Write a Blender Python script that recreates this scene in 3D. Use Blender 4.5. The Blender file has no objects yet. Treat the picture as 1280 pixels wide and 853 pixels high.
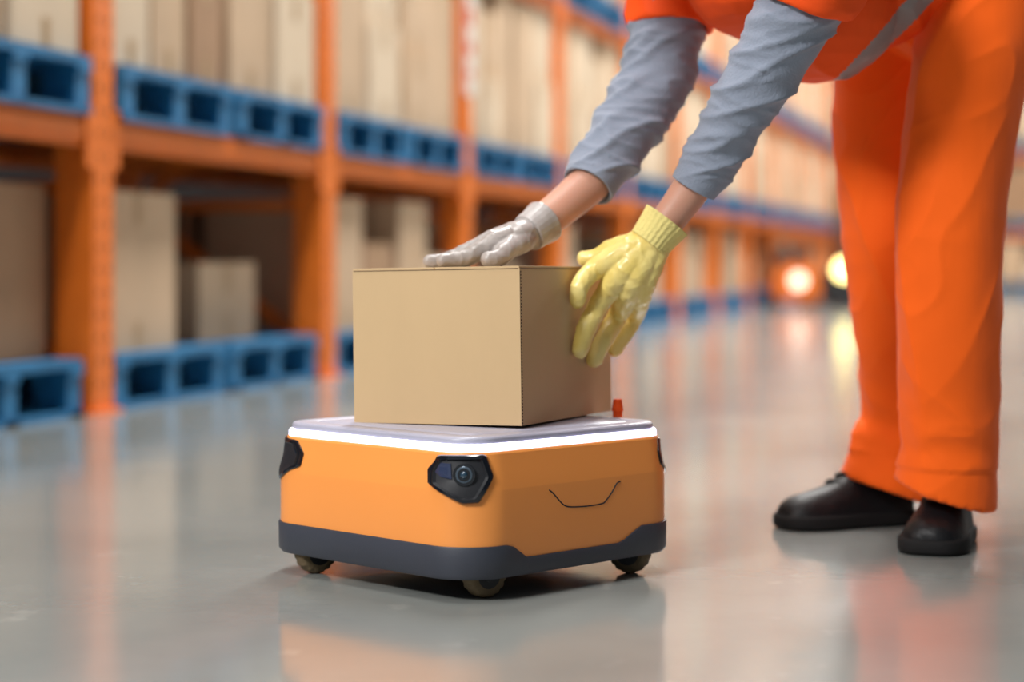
import bpy, bmesh, math, random
from mathutils import Vector, Matrix, noise
random.seed(7)
F=2400.0; H=0.5; Y0=328.0
def W(px,py,d): return Vector(((px-640)/F*d, d, H-(py-Y0)/F*d))
def PXof(p): return 640+F*p[0]/p[1]
def lin(c):
    r=[]
    for v in c:
        v/=255.0
        r.append(v/12.92 if v<=0.04045 else ((v+0.055)/1.055)**2.4)
    return r
scene=bpy.context.scene
try:
    scene.view_settings.view_transform='Standard'
    scene.view_settings.look='None'
except Exception: pass

# ---------------------------------------------------------------- materials
def mat(name,rgb,rough=0.5,metal=0.0,var=0.08,nscale=8.0,bump=0.0,bscale=60.0,coat=0.0,spec=0.5,emis=None,estr=0.0,stretch=(1,1,1),rgb2=None,sub=0.0,sheen=0.0,detail=4.0):
    m=bpy.data.materials.new(name); m.use_nodes=True
    nt=m.node_tree; b=nt.nodes['Principled BSDF']
    c=lin(rgb); c2=lin(rgb2) if rgb2 else [min(1,x*(1-var*2)) for x in c]
    tc=nt.nodes.new('ShaderNodeTexCoord'); mp=nt.nodes.new('ShaderNodeMapping')
    mp.inputs['Scale'].default_value=stretch
    nt.links.new(tc.outputs['Object'],mp.inputs['Vector'])
    nz=nt.nodes.new('ShaderNodeTexNoise'); nz.inputs['Scale'].default_value=nscale; nz.inputs['Detail'].default_value=detail
    nt.links.new(mp.outputs['Vector'],nz.inputs['Vector'])
    rp=nt.nodes.new('ShaderNodeValToRGB')
    rp.color_ramp.elements[0].position=0.35; rp.color_ramp.elements[1].position=0.65
    rp.color_ramp.elements[0].color=(*c2,1); rp.color_ramp.elements[1].color=(*c,1)
    nt.links.new(nz.outputs['Fac'],rp.inputs['Fac']); nt.links.new(rp.outputs['Color'],b.inputs['Base Color'])
    b.inputs['Roughness'].default_value=rough; b.inputs['Metallic'].default_value=metal
    b.inputs['Coat Weight'].default_value=coat; b.inputs['Coat Roughness'].default_value=0.15
    b.inputs['Specular IOR Level'].default_value=spec
    b.inputs['Sheen Weight'].default_value=sheen
    if sub>0:
        b.inputs['Subsurface Weight'].default_value=sub; b.inputs['Subsurface Scale'].default_value=0.02
    if bump>0:
        n2=nt.nodes.new('ShaderNodeTexNoise'); n2.inputs['Scale'].default_value=bscale; n2.inputs['Detail'].default_value=5
        nt.links.new(mp.outputs['Vector'],n2.inputs['Vector'])
        bp=nt.nodes.new('ShaderNodeBump'); bp.inputs['Strength'].default_value=bump; bp.inputs['Distance'].default_value=0.01
        nt.links.new(n2.outputs['Fac'],bp.inputs['Height']); nt.links.new(bp.outputs['Normal'],b.inputs['Normal'])
    if emis:
        b.inputs['Emission Color'].default_value=(*lin(emis),1); b.inputs['Emission Strength'].default_value=estr
    return m

M={}
M['rack']=mat('orange_rack_paint',(240,122,34),0.4,var=0.05)
M['hole']=mat('dark_slot',(120,58,25),0.8)
M['pallet']=mat('blue_pallet_paint',(22,114,164),0.6,var=0.12,nscale=6)
M['carton']=mat('carton_cardboard',(200,170,138),0.85,var=0.06,nscale=3)
M['carton2']=mat('carton_cardboard_pale',(214,192,164),0.85,var=0.05,nscale=3)
M['carton3']=mat('carton_cardboard_brown_shade',(166,130,98),0.85,var=0.06,nscale=3)  # brown board; on lower pallets its darkness stands in for rack shade
M['tape']=mat('packing_tape',(182,150,112),0.3)
M['mainbox']=mat('parcel_cardboard',(198,168,126),0.7,var=0.03,nscale=5,bump=0.05,bscale=90,stretch=(1,1,0.25))
M['mainboxe']=mat('parcel_cut_edge',(80,58,40),0.9)
M['body']=mat('robot_orange_shell',(241,152,74),0.36,var=0.012,nscale=3,coat=0.15)
M['bumper']=mat('robot_charcoal_bumper',(54,58,69),0.5,var=0.04,bump=0.05,bscale=300)
M['lid']=mat('robot_grey_lid',(165,165,182),0.35,var=0.03)
M['strip']=mat('robot_light_strip',(235,235,255),0.3,emis=(230,228,255),estr=2.0)
M['black']=mat('black_gloss_plastic',(16,20,28),0.12,var=0.1,coat=0.5)
M['blackm']=mat('black_matte_plastic',(26,28,34),0.5)
M['lens']=mat('lens_glass',(30,60,80),0.05,coat=1.0)
M['lensring']=mat('lens_ring',(95,110,125),0.3,metal=0.6)
M['tire']=mat('brown_rubber_tread',(104,88,62),0.7,bump=0.3,bscale=120)
M['sensor']=mat('sensor_panel',(45,55,82),0.2,coat=0.6)
M['pants']=mat('orange_work_trousers',(250,100,10),0.8,var=0.04,nscale=5,bump=0.14,bscale=30,stretch=(1,1,0.3),sheen=0.1,spec=0.25)
M['vest']=mat('orange_safety_vest',(250,84,20),0.7,var=0.04,bump=0.1,bscale=30,spec=0.25)
M['reflect']=mat('reflective_tape',(140,138,138),0.4,var=0.05)
M['sleeve']=mat('grey_knit_sleeve',(136,145,162),0.9,var=0.05,nscale=20,bump=0.22,bscale=240,sheen=0.2)
M['skin']=mat('skin',(198,146,124),0.5,var=0.04,sub=0.15)
M['gloveY']=mat('yellow_work_glove',(240,220,140),0.42,var=0.05,nscale=18,bump=0.12,bscale=60,rgb2=(228,202,108),coat=0.25)
M['cuffY']=mat('yellow_knit_cuff',(232,215,135),0.9,var=0.05,bump=0.4,bscale=200)
M['gloveG']=mat('grey_latex_glove',(176,170,168),0.38,nscale=16,rgb2=(140,131,125),bump=0.18,bscale=50,coat=0.25)
M['shoe']=mat('black_leather_shoe',(15,16,20),0.5,var=0.1,bump=0.25,bscale=60,spec=0.35)
M['sole']=mat('rubber_sole',(22,21,22),0.8,spec=0.3)
M['hair']=mat('brown_hair',(50,35,25),0.6,bump=0.5,bscale=120)
M['white']=mat('white_paint',(225,220,215),0.6)
M['red']=mat('red_sign_paint',(205,60,45),0.6)
M['wall']=mat('wall_paint',(95,94,96),0.9,var=0.05,nscale=1)
M['ceil']=mat('ceiling_panel',(165,165,165),0.9,var=0.03,nscale=1)
M['headlamp']=mat('headlamp',(255,240,190),0.3,emis=(255,230,140),estr=7)
M['lampw']=mat('white_lamp',(255,240,225),0.3,emis=(255,225,200),estr=2.4)

def floor_mat():
    m=bpy.data.materials.new('polished_concrete'); m.use_nodes=True; nt=m.node_tree; b=nt.nodes['Principled BSDF']
    tc=nt.nodes.new('ShaderNodeTexCoord')
    n1=nt.nodes.new('ShaderNodeTexNoise'); n1.inputs['Scale'].default_value=0.9; n1.inputs['Detail'].default_value=6; n1.inputs['Roughness'].default_value=0.6
    nt.links.new(tc.outputs['Object'],n1.inputs['Vector'])
    r1=nt.nodes.new('ShaderNodeValToRGB'); e=r1.color_ramp.elements
    e[0].position=0.3; e[0].color=(*lin((126,131,129)),1); e[1].position=0.7; e[1].color=(*lin((146,149,145)),1)
    nt.links.new(n1.outputs['Fac'],r1.inputs['Fac'])
    n2=nt.nodes.new('ShaderNodeTexNoise'); n2.inputs['Scale'].default_value=6; n2.inputs['Detail'].default_value=9; n2.inputs['Roughness'].default_value=0.7
    nt.links.new(tc.outputs['Object'],n2.inputs['Vector'])
    r2=nt.nodes.new('ShaderNodeValToRGB'); r2.color_ramp.elements[0].position=0.60; r2.color_ramp.elements[1].position=0.72
    r2.color_ramp.elements[0].color=(0,0,0,1); r2.color_ramp.elements[1].color=(0.5,0.5,0.5,1)
    nt.links.new(n2.outputs['Fac'],r2.inputs['Fac'])
    mx=nt.nodes.new('ShaderNodeMix'); mx.data_type='RGBA'
    nt.links.new(r2.outputs['Color'],mx.inputs[0]); nt.links.new(r1.outputs['Color'],mx.inputs[6]); mx.inputs[7].default_value=(*lin((176,177,173)),1)
    nt.links.new(mx.outputs[2],b.inputs['Base Color'])
    mr=nt.nodes.new('ShaderNodeMapRange'); mr.inputs[3].default_value=0.07; mr.inputs[4].default_value=0.19
    nt.links.new(n1.outputs['Fac'],mr.inputs[0]); nt.links.new(mr.outputs[0],b.inputs['Roughness'])
    b.inputs['IOR'].default_value=1.6
    b.inputs['Specular IOR Level'].default_value=0.8
    n3=nt.nodes.new('ShaderNodeTexNoise'); n3.inputs['Scale'].default_value=4; n3.inputs['Detail'].default_value=3
    nt.links.new(tc.outputs['Object'],n3.inputs['Vector'])
    bp=nt.nodes.new('ShaderNodeBump'); bp.inputs['Strength'].default_value=0.05; bp.inputs['Distance'].default_value=0.02
    nt.links.new(n3.outputs['Fac'],bp.inputs['Height']); nt.links.new(bp.outputs['Normal'],b.inputs['Normal'])
    return m
M['floor']=floor_mat()

# ---------------------------------------------------------------- mesh builder
class MB:
    def __init__(s): s.v=[]; s.f=[]; s.m=[]
    def box(s,c,size,mi=0,rot=None):
        c=Vector(c); i=len(s.v)
        for dx in(-.5,.5):
            for dy in(-.5,.5):
                for dz in(-.5,.5):
                    p=Vector((dx*size[0],dy*size[1],dz*size[2]))
                    if rot: p=rot@p
                    s.v.append(c+p)
        for q in((0,1,3,2),(4,6,7,5),(0,4,5,1),(2,3,7,6),(0,2,6,4),(1,5,7,3)):
            s.f.append([i+k for k in q]); s.m.append(mi)
    def bar(s,a,b,w,h,mi=0):
        a=Vector(a); b=Vector(b); d=b-a; q=d.to_track_quat('X','Z').to_matrix()
        s.box((a+b)/2,(d.length,w,h),mi,q)
    def rings(s,rings,mi=0,cap0=True,cap1=True,close=True):
        i0=len(s.v); n=len(rings[0])
        for r in rings: s.v.extend([Vector(p) for p in r])
        for k in range(len(rings)-1):
            mm=mi[k] if isinstance(mi,(list,tuple)) else mi
            for j in range(n if close else n-1):
                a=i0+k*n+j; b=i0+k*n+(j+1)%n
                s.f.append([a,b,b+n,a+n]); s.m.append(mm)
        def cap(k,rev,mm):
            c=sum((Vector(p) for p in rings[k]),Vector())/n
            ci=len(s.v); s.v.append(c); kk=k%len(rings)
            for j in range(n):
                a=i0+kk*n+j; b=i0+kk*n+(j+1)%n
                s.f.append([ci,b,a] if not rev else [ci,a,b]); s.m.append(mm)
        m0=mi[0] if isinstance(mi,(list,tuple)) else mi; m1=mi[-1] if isinstance(mi,(list,tuple)) else mi
        if cap0: cap(0,False,m0)
        if cap1: cap(-1,True,m1)
    def ell(s,c,r,rot=None,n=24,mi=0):
        c=Vector(c)
        rr=[]
        for k in range(1,n//2):
            a=math.pi*k/(n//2); ring=[]
            for j in range(n):
                b=2*math.pi*j/n
                p=Vector((r[0]*math.sin(a)*math.cos(b),r[1]*math.sin(a)*math.sin(b),-r[2]*math.cos(a)))
                if rot: p=rot@p
                ring.append(c+p)
            rr.append(ring)
        s.rings(rr,mi)
    def cyl(s,a,b,r,n=32,mi=0,r2=None):
        a=Vector(a); b=Vector(b); q=(b-a).to_track_quat('Z','Y').to_matrix(); r2=r2 if r2 else r
        R=[[p+q@Vector((rad*math.cos(2*math.pi*j/n),rad*math.sin(2*math.pi*j/n),0)) for j in range(n)] for p,rad in((a,r),(b,r2))]
        s.rings(R,mi)
    def tube(s,pts,rad,side=None,n=24,sub=6,mi=0,cuff=0.0,ball=True,wob=None,cutn=None,wall=0.93):
        P=[Vector(p) for p in pts]; R=[(r,r) if not isinstance(r,(tuple,list)) else r for r in rad]
        pp=[];rr=[]
        N=len(P)
        def cr(a,b,c,d,t): return 0.5*((2*b)+(-a+c)*t+(2*a-5*b+4*c-d)*t*t+(-a+3*b-3*c+d)*t*t*t)
        for i in range(N-1):
            a=P[max(i-1,0)];b=P[i];c=P[i+1];d=P[min(i+2,N-1)]
            for k in range(sub):
                t=k/sub; pp.append(cr(a,b,c,d,t)); rr.append((R[i][0]*(1-t)+R[i+1][0]*t,R[i][1]*(1-t)+R[i+1][1]*t))
        pp.append(P[-1]); rr.append(R[-1])
        T=[(pp[min(i+1,len(pp)-1)]-pp[max(i-1,0)]).normalized() for i in range(len(pp))]
        sv=Vector(side) if side is not None else (T[0].orthogonal())
        out=[]
        for i,p in enumerate(pp):
            t=T[i]; x=(sv-t*sv.dot(t)).normalized(); y=t.cross(x); 
            if side is None: sv=x
            ring=[]
            for j in range(n):
                a=2*math.pi*j/n
                k=1.0
                if wob: k=wob(i/(len(pp)-1),a)
                q=p+(x*rr[i][0]*math.cos(a)+y*rr[i][1]*math.sin(a))*k
                if cutn is not None:
                    w=max(0,(i/(len(pp)-1)-0.8)/0.2); q=q+Vector((0,0,-1))*w*cutn.dot(q-p)
                ring.append(q)
            out.append(ring)
        if cuff>0:
            t=T[-1]; c=pp[-1]
            out.append([c+(q-c)*wall for q in out[-1]])
            out.append([q - t*cuff for q in out[-1]])
        if ball:
            for end,ix in((0,0),(1,-1)):
                if cuff>0 and end==1: continue
                c=pp[ix]; t=T[ix]*(1 if end else -1); base=out[ix]
                r=min(rr[ix]); extra=[]
                for k in (1,2,3):
                    a=k/3.4*math.pi/2
                    extra.append([c+(q-c)*math.cos(a)+t*r*math.sin(a) for q in base])
                if end: out=out+extra
                else: out=extra[::-1]+out
        s.rings(out,mi)
    def obj(s,name,mats,smooth=True,parent=None,bevel=0.0,auto=None):
        me=bpy.data.meshes.new(name); me.from_pydata([tuple(v) for v in s.v],[],s.f); 
        for m in mats: me.materials.append(m)
        me.polygons.foreach_set('material_index',s.m)
        bm=bmesh.new(); bm.from_mesh(me); bmesh.ops.recalc_face_normals(bm,faces=bm.faces); bm.to_mesh(me); bm.free()
        me.polygons.foreach_set('use_smooth',[smooth]*len(me.polygons)); me.update()
        o=bpy.data.objects.new(name,me); scene.collection.objects.link(o)
        if bevel>0:
            b=o.modifiers.new('bevel','BEVEL'); b.width=bevel; b.segments=2; b.limit_method='ANGLE'; b.angle_limit=math.radians(40)
        if auto:
            bm=bmesh.new(); bm.from_mesh(me)
            for e in bm.edges:
                if len(e.link_faces)==2 and e.calc_face_angle(0)>math.radians(auto): e.smooth=False
            bm.to_mesh(me); bm.free()
        if parent: o.parent=parent
        return o
def empty(name,loc=(0,0,0)):
    e=bpy.data.objects.new(name,None); e.empty_display_size=0.1; scene.collection.objects.link(e); e.location=loc
    return e
def put(o,parent):
    o.parent=parent; o.matrix_parent_inverse=Matrix.Translation(parent.location).inverted()
def fuse(mb,name,mats,voxel,iters,disp=None,parent=None,color=None):
    o=mb.obj(name+'_tmp',mats)
    r=o.modifiers.new('r','REMESH'); r.mode='VOXEL'; r.voxel_size=voxel
    sm=o.modifiers.new('s','SMOOTH'); sm.iterations=iters; sm.factor=0.5
    bpy.context.view_layer.update()
    dg=bpy.context.evaluated_depsgraph_get()
    me=bpy.data.meshes.new_from_object(o.evaluated_get(dg)); me.name=name
    bpy.data.objects.remove(o)
    if disp:
        nn=[v.normal.copy() for v in me.vertices]
        for v,n in zip(me.vertices,nn): v.co=v.co+n*disp(v.co)
    me.materials.clear()
    for m in mats: me.materials.append(m)
    for p in me.polygons:
        p.use_smooth=True
        p.material_index=color(p.center) if color else 0
    me.update()
    ob=bpy.data.objects.new(name,me); scene.collection.objects.link(ob)
    if parent: put(ob,parent)
    return ob

# ---------------------------------------------------------------- room (rack frame)
ANG=math.atan2(0.964,0.265)
P0=Vector((-1.36,6.35,0)); U=Vector((math.cos(ANG),math.sin(ANG),0)); NN=Vector((U.y,-U.x,0))
def RM(t,s,z=0,extra=0.0):
    return Matrix.Translation(P0+U*t+NN*s+Vector((0,0,z)))@Matrix.Rotation(ANG+extra,4,'Z')
def slab(name,t0,t1,s0,s1,z0,z1,m):
    b=MB(); b.box(((t0+t1)/2,-(s0+s1)/2,(z0+z1)/2),(t1-t0,s1-s0,z1-z0)); o=b.obj(name,[m],smooth=False); o.matrix_world=RM(0,0); return o
slab('floor',-12,34,-4,12,-0.1,0,M['floor'])
slab('ceiling',-12,34,-4,12,7.5,7.6,M['ceil'])
slab('wall_left',-12,34,-4.1,-4.0,0,7.5,M['wall'])
slab('wall_right',-12,34,12,12.1,0,7.5,M['wall'])
slab('wall_far',34,34.1,-4.1,12.1,0,7.5,M['wall'])

# ---------------------------------------------------------------- racks
BAY=2.1; LV=[0.98,2.2,3.45]; RD=0.97
def rack(name,nb,t0,mx,signs=False):
    b=MB()
    for k in range(nb+1):
        t=t0+k*BAY
        for y in(0.06,RD):
            b.box((t,y,2.3),(0.14,0.14,4.6) if y<.5 else (0.10,0.1,4.6)); b.box((t,y,0.006),(0.2,0.18,0.012))
        z=0.1
        while z<4.4:
            b.box((t-0.035,-0.0105,z),(0.010,0.003,0.018),1); b.box((t+0.035,-0.0105,z),(0.010,0.003,0.018),1)
            z+=0.075 if k<4 else 0.15
        z=0.15; fl=0
        while z<4.2:
            b.box((t,0.52,z),(0.03,0.82,0.045))
            a=(t,0.12,z) ; c=(t,0.92,z+0.6)
            if fl: a=(t,0.92,z); c=(t,0.12,z+0.6)
            b.bar(a,c,0.03,0.045); fl=1-fl; z+=0.6
    for k in range(nb):
        ta=t0+k*BAY+0.07; tb=ta+BAY-0.14
        for L in LV:
            for y in(0.03,RD):
                b.box(((ta+tb)/2,y,L-0.05),(tb-ta,0.05,0.10))
                b.box(((ta+tb)/2,y-0.028,L-0.05),(tb-ta-0.1,0.01,0.05))
            for t in(ta+0.02,tb-0.02):
                b.box((t,-0.004,L-0.07),(0.05,0.012,0.2))
            for q in (0.25,0.5,0.75):
                b.box((ta+(tb-ta)*q,0.5,L-0.06),(0.05,0.9,0.04))
    o=b.obj(name,[M['rack'],M['hole']],smooth=False); o.matrix_world=mx; return o
rack('pallet_rack',13,-4.2,RM(0,0))
CR=RM(25.2,-2.0,0,-math.pi/2)
rack('pallet_rack',5,0,CR)
PZ=1.25
def pallet_mesh():
    b=MB(); w,d=0.90,1.0
    for i in range(7): b.box((0,-d/2+0.055+i*(d-0.11)/6,0.138*PZ),(w,0.105,0.024*PZ))
    for x in(-w/2+0.045,0,w/2-0.045): 
        b.box((x,0,0.117*PZ),(0.09,d,0.018*PZ))
        for y in(-d/2+0.07,0,d/2-0.06): b.box((x,y,0.062*PZ),(0.085,0.12,0.092*PZ))
        b.box((x,0,0.008*PZ),(0.09,d,0.016*PZ))
    for y in(-d/2+0.05,0,d/2-0.05): b.box((0,y,0.0082*PZ),(w,0.1,0.0162*PZ))
    o=b.obj('blue_pallet',[M['pallet']],smooth=False); me=o.data; bpy.data.objects.remove(o); return me
PM=pallet_mesh(); PH=0.15*PZ
def stack_mesh(boxes):
    b=MB()
    for (x,y,z,w,d,h,mi) in boxes:
        b.box((x,y,z+h/2),(w,d,h),mi)
        b.box((x,y-d/2-0.0005,z+h-0.06),(0.05,0.002,0.12),3); b.box((x,y,z+h+0.0005),(0.05,d,0.002),3)
        b.box((x,y-d/2-0.0005,z+0.05),(0.05,0.002,0.1),3)
    o=b.obj('carton_stack',[M['carton'],M['carton2'],M['carton3'],M['tape']],smooth=False,); me=o.data; bpy.data.objects.remove(o); return me
hi=[]
for v in range(6):
    bx=[]; nc=[3,2,3,2,4,3][v]; w=0.88/nc
    for i in range(nc):
        for j in range(2):
            h=random.choice([0.76,0.84,0.90,0.93]); x=-0.44+w*(i+0.5)
            if (i+v)%3==1:   # two stacked cartons instead of a tall one
                hh=h*0.5; mi=random.choice([0,1,2])
                bx.append((x,-0.235+j*0.47,0,w-0.026,0.45,hh-0.002,mi)); bx.append((x+0.006,-0.228+j*0.47,hh,w-0.034,0.43,hh,random.choice([0,1])))
            else:
                bx.append((x,-0.235+j*0.47+random.uniform(0,0.02),0,w-0.026,0.43,h,random.choice([0,0,1,1,2])))
    hi.append(stack_mesh(bx))
lo=[]
lo.append(stack_mesh([(-0.13,-0.14,0,0.6,0.56,0.56,0),(0.1,0.32,0,0.5,0.32,0.5,2)]))
lo.append(stack_mesh([(-0.12,-0.08,0,0.56,0.5,0.31,0),(-0.1,0.34,0,0.62,0.3,0.60,2)]))
lo.append(stack_mesh([(-0.2,-0.2,0,0.42,0.5,0.34,0),(0.25,-0.2,0,0.40,0.5,0.34,1),(-0.2,-0.2,0.341,0.42,0.5,0.27,0),(0,0.32,0,0.8,0.3,0.58,2)]))
lo.append(stack_mesh([(-0.2,-0.15,0,0.42,0.6,0.60,0),(0.24,-0.15,0,0.40,0.6,0.4,2),(0.0,0.35,0,0.8,0.25,0.55,2)]))
lo.append(stack_mesh([(0,0.05,0,0.86,0.84,0.56,2)]))  # all in the darker board: shade under the rack put into the colour
def inst(name,me,mx):
    o=bpy.data.objects.new(name,me); scene.collection.objects.link(o); o.matrix_world=mx; return o
def fill(nb,t0,mx,first={}):
    for k in range(nb):
        for L,z in enumerate([0]+LV):
            for q,tt in enumerate((0.565,1.535)):
                if L==3 and k<3: continue
                t=t0+k*BAY+tt; T=mx@Matrix.Translation((t,0.50 if L==0 else 0.47,z))
                inst('blue_pallet',PM,T)
                me=first.get((k,L,q)) or (random.choice(lo[:4]) if L==0 else random.choice(hi))
                inst('carton_stack',me,T@Matrix.Translation((0,0,PH+0.001)))
fill(13,-4.2,RM(0,0),{(1,0,0):lo[4],(1,0,1):lo[4],(2,0,0):lo[0],(2,0,1):lo[1],(3,0,0):lo[3],(3,0,1):lo[2]})
fill(5,0,CR)
sg=MB(); sg.box((0,0,0),(0.14,0.006,0.55),0)
sg.box((0,-0.004,0.15),(0.09,0.003,0.10),1); sg.box((0,-0.004,-0.02),(0.09,0.003,0.07),1); sg.box((0,-0.004,-0.16),(0.07,0.003,0.05),1)
o=sg.obj('rack_label_sign',[M['white'],M['red']],smooth=False); o.matrix_world=RM(2*BAY,0)@Matrix.Translation((0,-0.016,1.68))

# ---------------------------------------------------------------- delivery robot
RC=Vector((-0.064,3.12,0)); YAW=math.radians(45)
rob=empty('warehouse_delivery_robot',RC)
NA,NE=16,24
def perim(off,a=0.243,r=0.078):
    A=a+off; R=max(r+off,0.01); pts=[]
    for c in range(4):
        cx,cy=[(A-R,A-R),(-(A-R),A-R),(-(A-R),-(A-R)),(A-R,-(A-R))][c]
        for i in range(NA):
            an=math.pi/2*c+math.pi/2*i/NA
            pts.append((cx+R*math.cos(an),cy+R*math.sin(an)))
        an=math.pi/2*(c+1); p=(cx+R*math.cos(an),cy+R*math.sin(an))
        nx,ny=[(-1,0),(0,-1),(1,0),(0,1)][c]
        Ln=2*(A-R)
        for i in range(NE): pts.append((p[0]+nx*Ln*i/NE,p[1]+ny*Ln*i/NE))
    ca,sa=math.cos(YAW),math.sin(YAW)
    return [Vector((RC.x+x*ca-y*sa,RC.y+x*sa+y*ca,0)) for x,y in pts]
NP=4*(NA+NE)
PC={}
def pt(idx,off,z):
    k=round(off,5)
    if k not in PC: PC[k]=perim(off)
    L=PC[k]; i=math.floor(idx); f=idx-i
    p=L[i%NP].lerp(L[(i+1)%NP],f); return Vector((p.x,p.y,z))
def ring(off,z): return [pt(i,off,z) for i in range(NP)]
def idx_of_px(px,off=0.0):
    best=None
    for k in range(NP*10):
        i=k/10; p=pt(i,off,0)
        q=pt(i+0.1,off,0); tang=(q-p); nrm=Vector((tang.y,-tang.x,0))
        if nrm.dot(p)>=0: continue
        e=abs(PXof(p)-px)
        if best is None or e<best[0]: best=(e,i)
    return best[1]
def on_robot(px,py,off):
    i=idx_of_px(px,off); p=pt(i,off,0); return i, H-(py-Y0)/F*p.y
def tap(z): 
    return 0.0 if z<0.165 else -0.010*((z-0.165)/0.053)
b=MB()
prof=[(-0.03,0.036),(-0.008,0.036),(-0.002,0.042),(0,0.06),(0,0.163),(-0.0004,0.166),(tap(.190),0.190),(tap(.2165),0.2165),(-0.0115,0.2195),(-0.0135,0.2205)]
b.rings([ring(o_,z) for o_,z in prof],0,True,True)
put(b.obj('shell',[M['body']],auto=8),rob)
b=MB(); pr=[(-0.03,0.2195),(-0.0130,0.2195),(-0.0132,0.2275),(-0.0145,0.2305),(-0.021,0.2325),(-0.03,0.2328)]
b.rings([ring(o_,z) for o_,z in pr],0,True,True); put(b.obj('light_strip',[M['strip']]),rob)
b=MB(); pr=[(-0.020,0.229),(-0.0185,0.2375),(-0.021,0.2412),(-0.028,0.242),(-0.055,0.242),(-0.057,0.2405),(-0.061,0.2405),(-0.063,0.242),(-0.10,0.242)]
b.rings([ring(o_,z) for o_,z in pr],0,True,True); put(b.obj('lid',[M['lid']],auto=50),rob)
def ztop(i):
    p=pt(i,0.004,0)
    def notch(px): 
        if px<640 or px>803: return 0
        if px<660: return (px-640)/20
        if px>778: return (803-px)/25
        return 1
    v=0
    tang=pt(i+0.5,0,0)-pt(i-0.5,0,0); nrm=Vector((tang.y,-tang.x,0))
    if nrm.dot(p)<0 : v=notch(PXof(p))
    return 0.0825-0.022*v
rings_=[]
for off,kz in((-0.03,0.0),(-0.002,0.0),(0.003,0.006),(0.0035,'t2'),(0.0025,'t'),(-0.004,'t')):
    L=[]
    for i in range(NP):
        z=0.034+kz if not isinstance(kz,str) else (ztop(i)-(0.002 if kz=='t2' else 0))
        L.append(pt(i,off,z))
    rings_.append(L)
b=MB(); b.rings(rings_,0,True,False); put(b.obj('bumper',[M['bumper']],auto=40),rob)
b=MB(); ca=Matrix.Rotation(YAW,3,'Z'); b.box((RC.x,RC.y,0.031),(0.30,0.30,0.02),0,ca); b.box((RC.x,RC.y-0.02,0.02),(0.16,0.2,0.02),0,ca)
put(b.obj('chassis',[M['blackm']],smooth=False),rob)
def pod(name,ci,zc,w,h,shape,sgn=1,lift=0.0055):
    poly=[]
    n=len(shape)
    for k in range(n):
        a=Vector(shape[k]); c=Vector(shape[(k+1)%n]); pv=Vector(shape[k-1])
        for t in (0.14,0.07): poly.append(a+(pv-a)*t)
        poly.append(a+((pv-a)+(c-a))*0.03)
        for t in (0.07,0.14): poly.append(a+(c-a)*t)
        for t in(0.3,0.5,0.7): poly.append(a+(c-a)*t)
    def rg(sc,off): return [pt(ci+sgn*q[0]*w*sc,off+tap(zc+q[1]*h*sc),zc+q[1]*h*sc) for q in poly]
    b=MB()
    b.rings([rg(1.0,-0.006),rg(1.0,lift*.6),rg(0.96,lift),rg(0.82,lift),rg(0.76,0.0012),rg(0.5,0.0009),rg(0.2,0.0009)],[0,0,0,1,1,1],False,True)
    put(b.obj(name,[M['black'],M['blackm']],auto=40),rob)
shape=[(-1,0.35),(-0.75,0.95),(0.8,1.0),(1.0,0.1),(0.55,-0.95),(0.1,-1.0),(-0.95,-0.25)]
iL,_=on_robot(533,595,0.0); iR,_=on_robot(618,595,0.0)
sgn=1 if iR>iL else -1
hw=abs(iR-iL)/2; ic=(iL+iR)/2
icorner=idx_of_px(591); dlt=ic-icorner
pod('camera_pod_front',ic,0.182,hw,0.036,shape,sgn)
lftc=icorner-sgn*40; rgtc=icorner+sgn*40
pod('camera_pod_left',lftc-dlt,0.184,hw*.9,0.034,shape,-sgn,0.003)
pod('camera_pod_right',rgtc+dlt+sgn*4,0.184,hw,0.034,shape,sgn,0.003)
pod('camera_pod_rear',icorner+80-dlt,0.184,hw,0.034,shape,-sgn,0.003)
def lens(idx,z,nm):
    off=tap(z)
    p=pt(idx,off+0.001,z); q=pt(idx+0.3,0,z)-pt(idx-0.3,0,z); nr=Vector((q.y,-q.x,0)).normalized()
    b=MB(); b.cyl(p-nr*0.004,p+nr*0.0045,0.0165,36,0); b.cyl(p+nr*0.0045,p+nr*0.0055,0.0125,36,1,0.0115); b.cyl(p+nr*0.0055,p+nr*0.0062,0.0095,36,0); b.ell(p+nr*0.005,(0.006,0.006,0.006),None,16,2)
    put(b.obj(nm,[M['black'],M['lensring'],M['lens']],auto=40),rob)
li,lz=on_robot(580,594,0.001)
lens(li,lz,'camera_lens')
b=MB(); poly=[(553-11,578),(553+9,580),(553+12,600),(553-2,597),(553-12,590)]
rr=[]
for off,sc in((0.0,1),(0.0035,0.95),(0.0035,0.5)):
    L=[]
    for (x,y) in poly:
        xx=553+(x-553)*sc; yy=589+(y-589)*sc
        i,z=on_robot(xx,yy,0.0); L.append(pt(i,off+tap(z)-0.0008,z))
    rr.append(L)
b.rings(rr,0,False,True); put(b.obj('sensor_window',[M['sensor']],smooth=False),rob)
b=MB(); pts=[]
for (x,y) in [(687,613),(692,617),(700,627),(706,632),(714,634),(735,633),(752,630),(757,627),(765,616),(771,605),(775,602)]:
    i,z=on_robot(x,y,0.0005); pts.append(pt(i,0.0003+tap(z),z))
b.tube(pts,[0.0011]*len(pts),None,8,3); put(b.obj('panel_groove',[M['blackm']]),rob)
kp=Vector((0.176,3.20,0.242))
b=MB(); b.cyl(kp,kp+Vector((0,0,0.012)),0.008,24,0); b.cyl(kp+Vector((0,0,0.010)),kp+Vector((0,0,0.030)),0.010,24,0,0.007)
put(b.obj('stop_button',[M['vest']],auto=40),rob)
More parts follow.
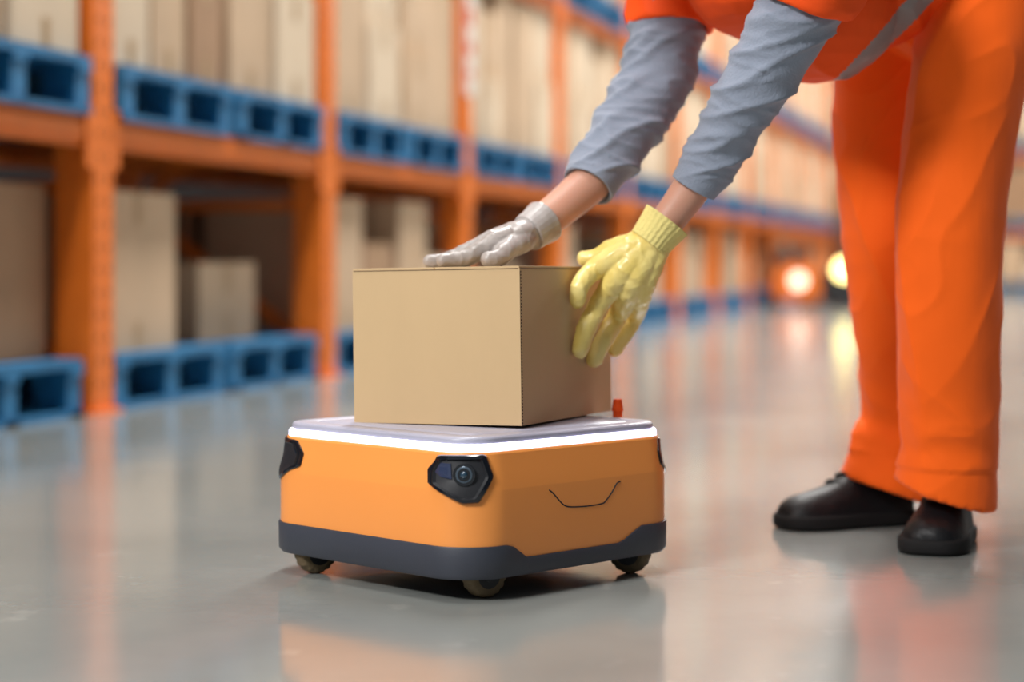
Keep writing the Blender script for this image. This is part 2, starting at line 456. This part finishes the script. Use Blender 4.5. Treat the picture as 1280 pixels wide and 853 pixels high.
def wheel(cx,cy,ang,nm):
    r=0.034; ax=Vector((math.sin(ang),-math.cos(ang),0)); c=Vector((cx,cy,r)); n=48
    q=ax.to_track_quat('Z','Y').to_matrix()
    prof=[(0.006,-0.014),(0.020,-0.015),(0.028,-0.0155),(0.0325,-0.012),(0.034,-0.006),(0.034,0.006),(0.0325,0.012),(0.028,0.0155),(0.020,0.015),(0.006,0.014)]
    rings_=[]
    for k,(rad,h) in enumerate(prof):
        L=[]
        for j in range(n):
            a=2*math.pi*j/n; rj=rad*(0.94 if (3<=k<=6 and j%3==0) else 1.0)
            L.append(c+q@Vector((rj*math.cos(a),rj*math.sin(a),h)))
        rings_.append(L)
    b=MB(); b.rings(rings_,[1,0,0,0,0,0,0,0,1]); b.cyl(c-ax*0.019,c+ax*0.019,0.009,20,1)
    R3=Matrix.Rotation(ang,3,'Z')
    b.box(c+Vector((0,0,0.022))+ax*0.018,(0.02,0.003,0.03),1,R3); b.box(c+Vector((0,0,0.022))-ax*0.018,(0.02,0.003,0.03),1,R3)
    put(b.obj(nm,[M['tire'],M['blackm']],auto=50),rob)
wheel(-0.042,2.865,math.radians(35),'wheel_1'); wheel(-0.316,3.09,math.radians(35),'wheel_2'); wheel(0.190,3.09,math.radians(-25),'wheel_3'); wheel(-0.064,3.37,0.2,'wheel_4')

# ---------------------------------------------------------------- parcel
C0=Vector((0.0148,2.97,0.2466)); th=math.radians(25); tl=math.radians(1.0)
Rv=Vector((math.sin(th),math.cos(th),-0.0065)).normalized()
Lv=Vector((-math.cos(th)*math.cos(tl),math.sin(th)*math.cos(tl),-math.sin(tl))); Lv=(Lv-Rv*Lv.dot(Rv)).normalized()
Uv=Rv.cross(Lv).normalized()
BB,BA,BH=0.37,0.297,0.248
BMx=Matrix((( Rv.x,Lv.x,Uv.x,C0.x),(Rv.y,Lv.y,Uv.y,C0.y),(Rv.z,Lv.z,Uv.z,C0.z),(0,0,0,1)))
b=MB(); b.box((BB/2,BA/2,(BH-0.004)/2),(BB,BA,BH-0.004),0)
g=0.0015
b.box((BB/2,BA/4,BH-0.002),(BB,BA/2-g,0.0038),0); b.box((BB/2,BA*3/4,BH-0.002),(BB,BA/2-g,0.0038),0)
b.box((-0.0003,BA/2,BH-0.0042),(0.001,BA-0.004,0.0009),1)
b.box((BB/2,-0.0003,BH-0.0042),(BB-0.004,0.001,0.0009),1)
z=0.004
while z<BH-0.006:
    b.box((0.0034,-0.0003,z),(0.0022,0.0014,0.0030),1); z+=0.005
o=b.obj('cardboard_box',[M['mainbox'],M['mainboxe']],smooth=False,bevel=0.0012); o.matrix_world=BMx

# ---------------------------------------------------------------- worker
wk=empty('warehouse_worker',(0.7,3.45,0))
nz=noise.noise
b=MB()
near=[(1225,-20,3.36,.098,.105),(1214,60,3.34,.098,.10),(1202,130,3.33,.094,.098),(1191,210,3.32,.092,.092),(1186,300,3.32,.091,.088),(1186,400,3.33,.089,.085),(1187,480,3.35,.084,.080),(1189,550,3.37,.079,.082),(1185,590,3.375,.083,.088),(1182,618,3.38,.088,.092)]
far=[(1125,-20,3.60,.098,.10),(1112,60,3.60,.098,.10),(1108,130,3.60,.095,.098),(1110,210,3.60,.094,.092),(1115,300,3.60,.092,.088),(1124,390,3.62,.088,.085),(1134,470,3.65,.083,.08),(1134,530,3.665,.081,.08),(1120,582,3.66,.090,.085),(1112,612,3.66,.097,.09)]
for L,cn in((near,Vector((0.20,0,0))),(far,Vector((0.08,0,0)))):
    b.tube([W(x,y,d) for x,y,d,_,_ in L],[(a,c) for *_,a,c in L],(1,0,0),40,6,cuff=0.05,cutn=cn,wall=0.84)
b.ell(W(1190,-10,3.49),(0.17,0.20,0.13)); b.ell(W(1215,-30,3.48),(0.17,0.19,0.15))
def ridge(v): return (1-abs(v)*2.2)
def dp(p):
    z=p.z
    v=0.007*nz(Vector((p.x*8,p.y*8,z*1.6)))
    r1=ridge(nz(Vector((p.x*7+z*1.5,p.y*7,z*1.3+4)))); v+=0.007*max(0,r1)**3
    k=math.exp(-((z-0.20)/0.09)**2)+0.3*math.exp(-((z-0.52)/0.10)**2)
    r2=ridge(nz(Vector((p.x*5+3,p.y*5,z*14+p.x*7)))); v+=k*0.006*max(0,r2)**2
    r3=ridge(nz(Vector((p.x*10-z*6,p.y*10,z*7)))); v+=0.003*max(0,r3)**3
    if z<0.14: v*=0.4
    return v
fuse(b,'trousers',[M['pants']],0.005,4,dp,wk)
sh_n=W(1035,-100,3.06); sh_f=W(842,-85,3.42)
sd=(sh_f-sh_n).normalized()
b=MB()
tp=[W(1215,-20,3.48),W(1150,-55,3.42),W(1060,-75,3.33),W(985,-95,3.27),W(930,-110,3.235),W(895,-120,3.215)]
b.tube(tp,[(.185,.15),(.185,.145),(.185,.14),(.20,.14),(.185,.12),(.12,.09)],sd,40,6)
b.ell(W(1030,12,3.29),(0.12,0.15,0.125)); b.ell(W(1090,-22,3.36),(0.12,0.15,0.12)); b.ell(W(945,-28,3.27),(0.12,0.14,0.10))
b.tube([sh_n+sd*0.05,W(1020,-50,3.06),W(1003,5,3.075)],[.09,.09,.086],None,32,6,cuff=0.04,wall=.85)
b.tube([sh_f-sd*0.05,W(842,-30,3.42),W(837,36,3.41)],[.09,.082,.076],None,32,6,cuff=0.04,wall=.85)
o0=W(1120,30,3.3)
def dv(p): 
    r=ridge(nz(Vector((p.x*9+p.z*5,p.y*8,p.z*5))))
    return 0.010*nz(p*8)+0.007*max(0,r)**2
def cv(c):
    t=(c-o0); val=t.x*0.70-t.z*0.62
    return 1 if abs(val)<0.017 and c.x>0.5 else 0
fuse(b,'safety_vest',[M['vest'],M['reflect']],0.005,4,dv,wk,cv)
def sleeve(nm,L,seed):
    b=MB(); b.tube([W(x,y,d) for x,y,d,_ in L],[h*d/F for x,y,d,h in L],None,72,24,cuff=0.02)
    o=b.obj(nm,[M['sleeve']])
    A=W(*L[0][:3]); B=W(*L[-1][:3]); ax=(B-A).normalized(); me=o.data
    nn=[v.normal.copy() for v in me.vertices]
    for v,n in zip(me.vertices,nn):
        t=(v.co-A).dot(ax); r=v.co-A-ax*t
        f=0.004*nz(Vector((r.x*8+seed,r.z*8+r.y*8,t*10)))
        r1=ridge(nz(Vector((r.x*7+seed,r.z*7,t*17+r.x*18)))); f+=0.008*max(0,r1)**3-0.001
        r2=ridge(nz(Vector((r.x*12,r.z*12+seed,t*34-r.z*20)))); f+=0.0035*max(0,r2)**3
        e=(B-v.co).dot(ax)
        f*=min(1,max(0.12,e/0.04))
        v.co+=n*f
    put(o,wk)
sleeve('sleeve_left',[(1030,-80,3.06,58),(1003,0,3.075,54),(968,68,3.09,47),(930,130,3.11,41),(893,190,3.135,34),(867,234,3.15,30)],1.0)
sleeve('sleeve_right',[(842,-60,3.42,48),(838,20,3.41,46),(820,95,3.39,44),(788,155,3.35,41),(756,200,3.31,36),(735,233,3.28,33)],4.0)
b=MB(); b.tube([W(890,195,3.135),W(868,230,3.15),W(845,262,3.155),W(826,286,3.155)],[.030,.032,.029,.027],None,28,8); put(b.obj('forearm_left',[M['skin']]),wk)
b=MB(); b.tube([W(758,202,3.31),W(738,228,3.285),W(705,257,3.255),W(672,283,3.225)],[.032,.036,.032,.029],None,28,8); put(b.obj('forearm_right',[M['skin']]),wk)
fn=Vector((Rv.y,-Rv.x,0)).normalized()
def face(px,py,h):
    r=W(px,py,1.0)-Vector((0,0,H)); o=Vector((0,0,H)); t=((C0-o).dot(fn)+h)/r.dot(fn); return o+r*t
def top(px,py_unused,d,h):
    p=Vector(((px-640)/F*d,d,0)); c=C0+Uv*BH
    z=c.z-((p.x-c.x)*Uv.x+(p.y-c.y)*Uv.y)/Uv.z
    return Vector((p.x,p.y,z+h))
def gnoise(s):
    def f(p):
        r=ridge(nz(p*26+Vector((s,0,0)))); r2=ridge(nz(p*48+Vector((0,s,0))))
        return 0.0014*max(0,r)**3+0.0008*max(0,r2)**3+0.0006*nz(p*45)
    return f
wr=W(815,300,3.155)
b=MB()
fingers=[
 [wr,W(770,322,3.15),face(744,337,0.031),face(726,356,0.019),face(722,376,0.0135)],
 [wr,W(779,340,3.145),face(753,374,0.036),face(733,410,0.021),face(725,438,0.0135)],
 [wr+Vector((.006,0,-.004)),W(790,354,3.15),face(773,392,0.038),face(753,428,0.023),face(743,450,0.0135)],
 [wr+Vector((.010,0,-.006)),W(803,360,3.165),face(794,393,0.047),face(780,419,0.029),face(768,437,0.014)]]
rd=[[.024,.0205,.0172,.0155,.0128],[.025,.0215,.0172,.0158,.0132],[.025,.021,.0168,.0155,.0130],[.024,.0195,.0158,.0142,.0122]]
for c,r in zip(fingers,rd): b.tube(c,r,None,20,6)
b.tube([wr,W(792,306,3.165),W(768,311,3.18),top(748,0,3.195,0.016),top(731,0,3.20,0.0132)],[.023,.021,.0175,.0155,.013],None,20,6)
b.ell(W(794,326,3.152),(0.034,0.022,0.036))
b.ell(W(786,336,3.165),(0.028,0.022,0.028))
b.tube([W(822,291,3.155),wr],[.0335,.0325],None,24,4)
fuse(b,'glove_left',[M['gloveY']],0.002,5,gnoise(2),wk)
def rib(nm,a,c,r0,r1,m,amp=0.018):
    bb=MB(); wob=lambda t,an: 1+amp*math.sin(an*26)+0.02*nz(Vector((math.cos(an)*2,math.sin(an)*2,t*3)))
    bb.tube([a,a.lerp(c,.5),c][::-1],[r1,(r0+r1)/2*0.98,r0],None,104,8,cuff=0.012,ball=False,wob=wob); put(bb.obj(nm,[m]),wk)
rib('glove_cuff_left',W(834,275,3.155),W(811,305,3.155),0.0415,0.0345,M['cuffY'])
wr2=W(664,288,3.215)
b=MB()
c2=[
 [wr2,W(626,300,3.165),W(600,313,3.150),top(575,0,3.140,0.014),top(554,0,3.130,0.0112)],
 [wr2,W(622,298,3.19),W(591,312,3.185),top(561,0,3.180,0.014),top(537,0,3.175,0.0112)],
 [wr2+Vector((0,.01,0)),W(624,298,3.215),W(595,311,3.22),top(567,0,3.222,0.014),top(545,0,3.22,0.0112)],
 [wr2+Vector((0,.02,0)),W(628,300,3.24),W(604,313,3.25),top(584,0,3.26,0.014),top(566,0,3.262,0.0105)]]
for c,r in zip(c2,[[.022,.0175,.0148,.0132,.0115]]*3+[[.021,.016,.0132,.0118,.0105]]): b.tube(c,r,None,20,6)
b.tube([wr2+Vector((0,-.004,0)),W(650,303,3.175),W(636,311,3.15),top(622,0,3.125,0.0145),top(611,0,3.115,0.012)],[.022,.0195,.0168,.0150,.0128],None,20,6)
b.ell(W(643,294,3.20),(0.040,0.040,0.022),Matrix.Rotation(math.radians(-18),3,'Y'))
b.tube([W(674,281,3.228),wr2],[.033,.030],None,24,4)
fuse(b,'glove_right',[M['gloveG']],0.002,5,gnoise(7),wk)
rib('glove_cuff_right',W(680,277,3.234),W(660,292,3.21),0.038,0.032,M['gloveG'],0.005)
def shoe(nm,heel,toe,ank):
    heel=Vector(heel); toe=Vector(toe); d=(toe-heel); L=d.length; d.normalize(); s=Vector((-d.y,d.x,0))
    st=[(0.0,.024,.060),(0.02,.038,.085),(0.10,.045,.105),(0.22,.047,.118),(0.36,.046,.115),(0.50,.049,.100),(0.62,.054,.080),(0.76,.056,.069),(0.88,.052,.063),(0.96,.039,.053),(1.0,.022,.040)]
    up=[]
    n=28
    for t,w,h in st:
        c=heel+d*(L*t); ring=[]
        for j in range(n):
            a=2*math.pi*j/n; x=math.cos(a); y=math.sin(a)
            xx=w*(abs(x)**0.7)*(1 if x>0 else -1); yy=0.024+((h-0.024)*(y**0.7) if y>0 else -0.006*abs(y))
            if y>0: xx*=(1-0.30*y)
            ring.append(c+s*xx+Vector((0,0,yy)))
        up.append(ring)
    b=MB(); b.rings(up,0)
    pts=[(t,w) for t,w,h in st]
    outl=[heel+d*(L*(t*1.03-0.015))+s*(w*1.07+0.001) for t,w in pts]+[heel+d*(L*(t*1.03-0.015))-s*(w*1.07+0.001) for t,w in pts[::-1]]
    ctr=heel+d*L*.5
    b.rings([[p+Vector((0,0,0.001)) for p in outl],[p+Vector((0,0,0.004))+(p-ctr)*0.01 for p in outl],[p+Vector((0,0,0.026))+(p-ctr)*0.01 for p in outl],[p+Vector((0,0,.029)) for p in outl]],1)
    for k in range(4):
        t=0.36+k*0.075; c=heel+d*(L*t); hh=[.115,.109,.098,.086][k]
        b.tube([c-s*.031+Vector((0,0,hh-.020)),c-s*.014+d*.006+Vector((0,0,hh-.001)),c+s*.014-d*.004+Vector((0,0,hh-.001)),c+s*.031+Vector((0,0,hh-.020))],[.0036]*4,None,8,4)
    b.tube([heel+d*(L*.18)+Vector((0,0,.07)),Vector(ank)],[.042,.038],None,24,6,mi=0,ball=False)
    o=b.obj(nm,[M['shoe'],M['sole']],auto=50); 
    ss=o.modifiers.new('sub','SUBSURF'); ss.levels=1; ss.render_levels=1
    put(o,wk)
shoe('shoe_right',(0.760,3.69,0),(0.503,3.590,0),(0.735,3.67,0.14))
shoe('shoe_left',(0.800,3.49,0),(0.705,3.26,0),(0.765,3.40,0.15))
hd=Vector((0.10,3.06,1.17)); nb=W(895,-120,3.215)
Q=(hd-nb).normalized(); 
b=MB(); b.tube([nb,nb.lerp(hd,.5),hd],[.062,.056,.06],None,24,6)
fw=Vector((-0.55,-0.2,-0.81)).normalized(); sx=Vector((sd.x,sd.y,0)).normalized(); upv=sx.cross(fw).normalized()
if upv.dot(Q)<0: upv=-upv
RT=Matrix((sx,fw,upv)).transposed()
def hp(x,y,z): return hd+sx*x+fw*y+upv*z
b.ell(hp(0,0,0.02),(.075,.095,.105),RT); b.ell(hp(0,.03,-.04),(.055,.065,.065),RT)
b.tube([hp(0,.09,.03),hp(0,.108,0),hp(0,.112,-.012)],[.008,.012,.013],None,12,4)
b.tube([hp(-.022,.085,-.048),hp(0,.096,-.048),hp(.022,.085,-.048)],[.006,.008,.006],None,12,4)
for k in(-1,1):
    b.ell(hp(k*.077,-.005,0.0),(.010,.018,.03),RT,16); b.ell(hp(k*.03,.083,.035),(.018,.012,.006),RT,16)
fuse(b,'head',[M['skin']],0.004,3,None,wk)
b=MB()
for k in(-1,1): b.ell(hp(k*.03,.088,.018),(.011,.009,.008),RT,16)
put(b.obj('eyes',[M['white']]),wk)
b=MB(); b.ell(hp(0,-.018,.04),(.084,.097,.10),RT); b.ell(hp(0,-.05,.0),(.076,.06,.09),RT)
fuse(b,'hair',[M['hair']],0.004,2,lambda p:0.004*nz(p*50),wk)

# ---------------------------------------------------------------- tow tractor in the distance
tt=MB(); 
def tb(c,s_,m_): tt.box(c,s_,m_)
tb((0,0.4,0.22),(0.46,0.9,0.26),0); tb((0,-0.02,0.33),(0.40,0.12,0.30),0); tb((0,0.5,0.5),(0.4,0.3,0.3),1)
tb((0.55,0.35,0.25),(0.5,0.7,0.3),1); tb((0.60,0.6,0.5),(0.1,0.1,0.9),1); tb((0.74,0.6,0.5),(0.08,0.1,0.9),1)
for x in(-0.2,0.2,0.45,0.7): tt.cyl((x-.04,0.1,0.10),(x+.04,0.1,0.10),0.10,24,1); tt.cyl((x-.04,0.75,0.10),(x+.04,0.75,0.10),0.10,24,1)
tt.cyl((0.0,-0.08,0.30),(0.0,-0.10,0.30),0.08,24,3); tt.cyl((0.50,0.0,0.42),(0.50,-0.06,0.42),0.10,24,2)
o=tt.obj('tow_tractor',[M['rack'],M['blackm'],M['headlamp'],M['lampw']],smooth=False,bevel=0.01); o.location=(3.06,20.6,0)

# ---------------------------------------------------------------- lights
def area(name,loc,size,size_y,power,col=(1,0.975,0.94),rot=None):
    l=bpy.data.lights.new(name,'AREA'); l.shape='RECTANGLE'; l.size=size; l.size_y=size_y; l.energy=power; l.color=col
    o=bpy.data.objects.new(name,l); scene.collection.objects.link(o); o.location=loc
    o.rotation_euler=rot if rot else (0,0,ANG)
    return o
for i,t in enumerate((-8,-3.5,1,5.5,10,15,20,26)):
    p=P0+U*t+NN*1.3; p.z=6.6
    area('ceiling_lamp_light',p,2.6,0.6,[130,200,340,430,430,420,420,420][i])
    p=P0+U*(t+1)+NN*6.5; p.z=6.6; area('ceiling_lamp_light',p,2.6,0.6,[5,10,50,240,300,320,320,320][i])
k=area('key_lamp',(-3.6,-1.0,4.3),1.4,1.0,390,(1,0.985,0.965)); k.rotation_euler=(Vector((0,3.1,0.4))-Vector((-3.6,-1.0,4.3))).to_track_quat('-Z','Y').to_euler()
w=bpy.data.worlds.new('world'); scene.world=w; w.use_nodes=True
bg=w.node_tree.nodes['Background']; bg.inputs[0].default_value=(0.9,0.95,1.0,1); bg.inputs[1].default_value=0.22

# ---------------------------------------------------------------- camera
cd=bpy.data.cameras.new('camera'); cam=bpy.data.objects.new('camera',cd); scene.collection.objects.link(cam)
cam.location=(0,0,H); cam.rotation_euler=(math.radians(90),0,0)
cd.sensor_width=36; cd.lens=F/1280*36; cd.shift_y=-(426.5-Y0)/1280
cd.clip_end=200
cd.dof.use_dof=True; cd.dof.focus_distance=2.93; cd.dof.aperture_fstop=1.6
scene.camera=cam
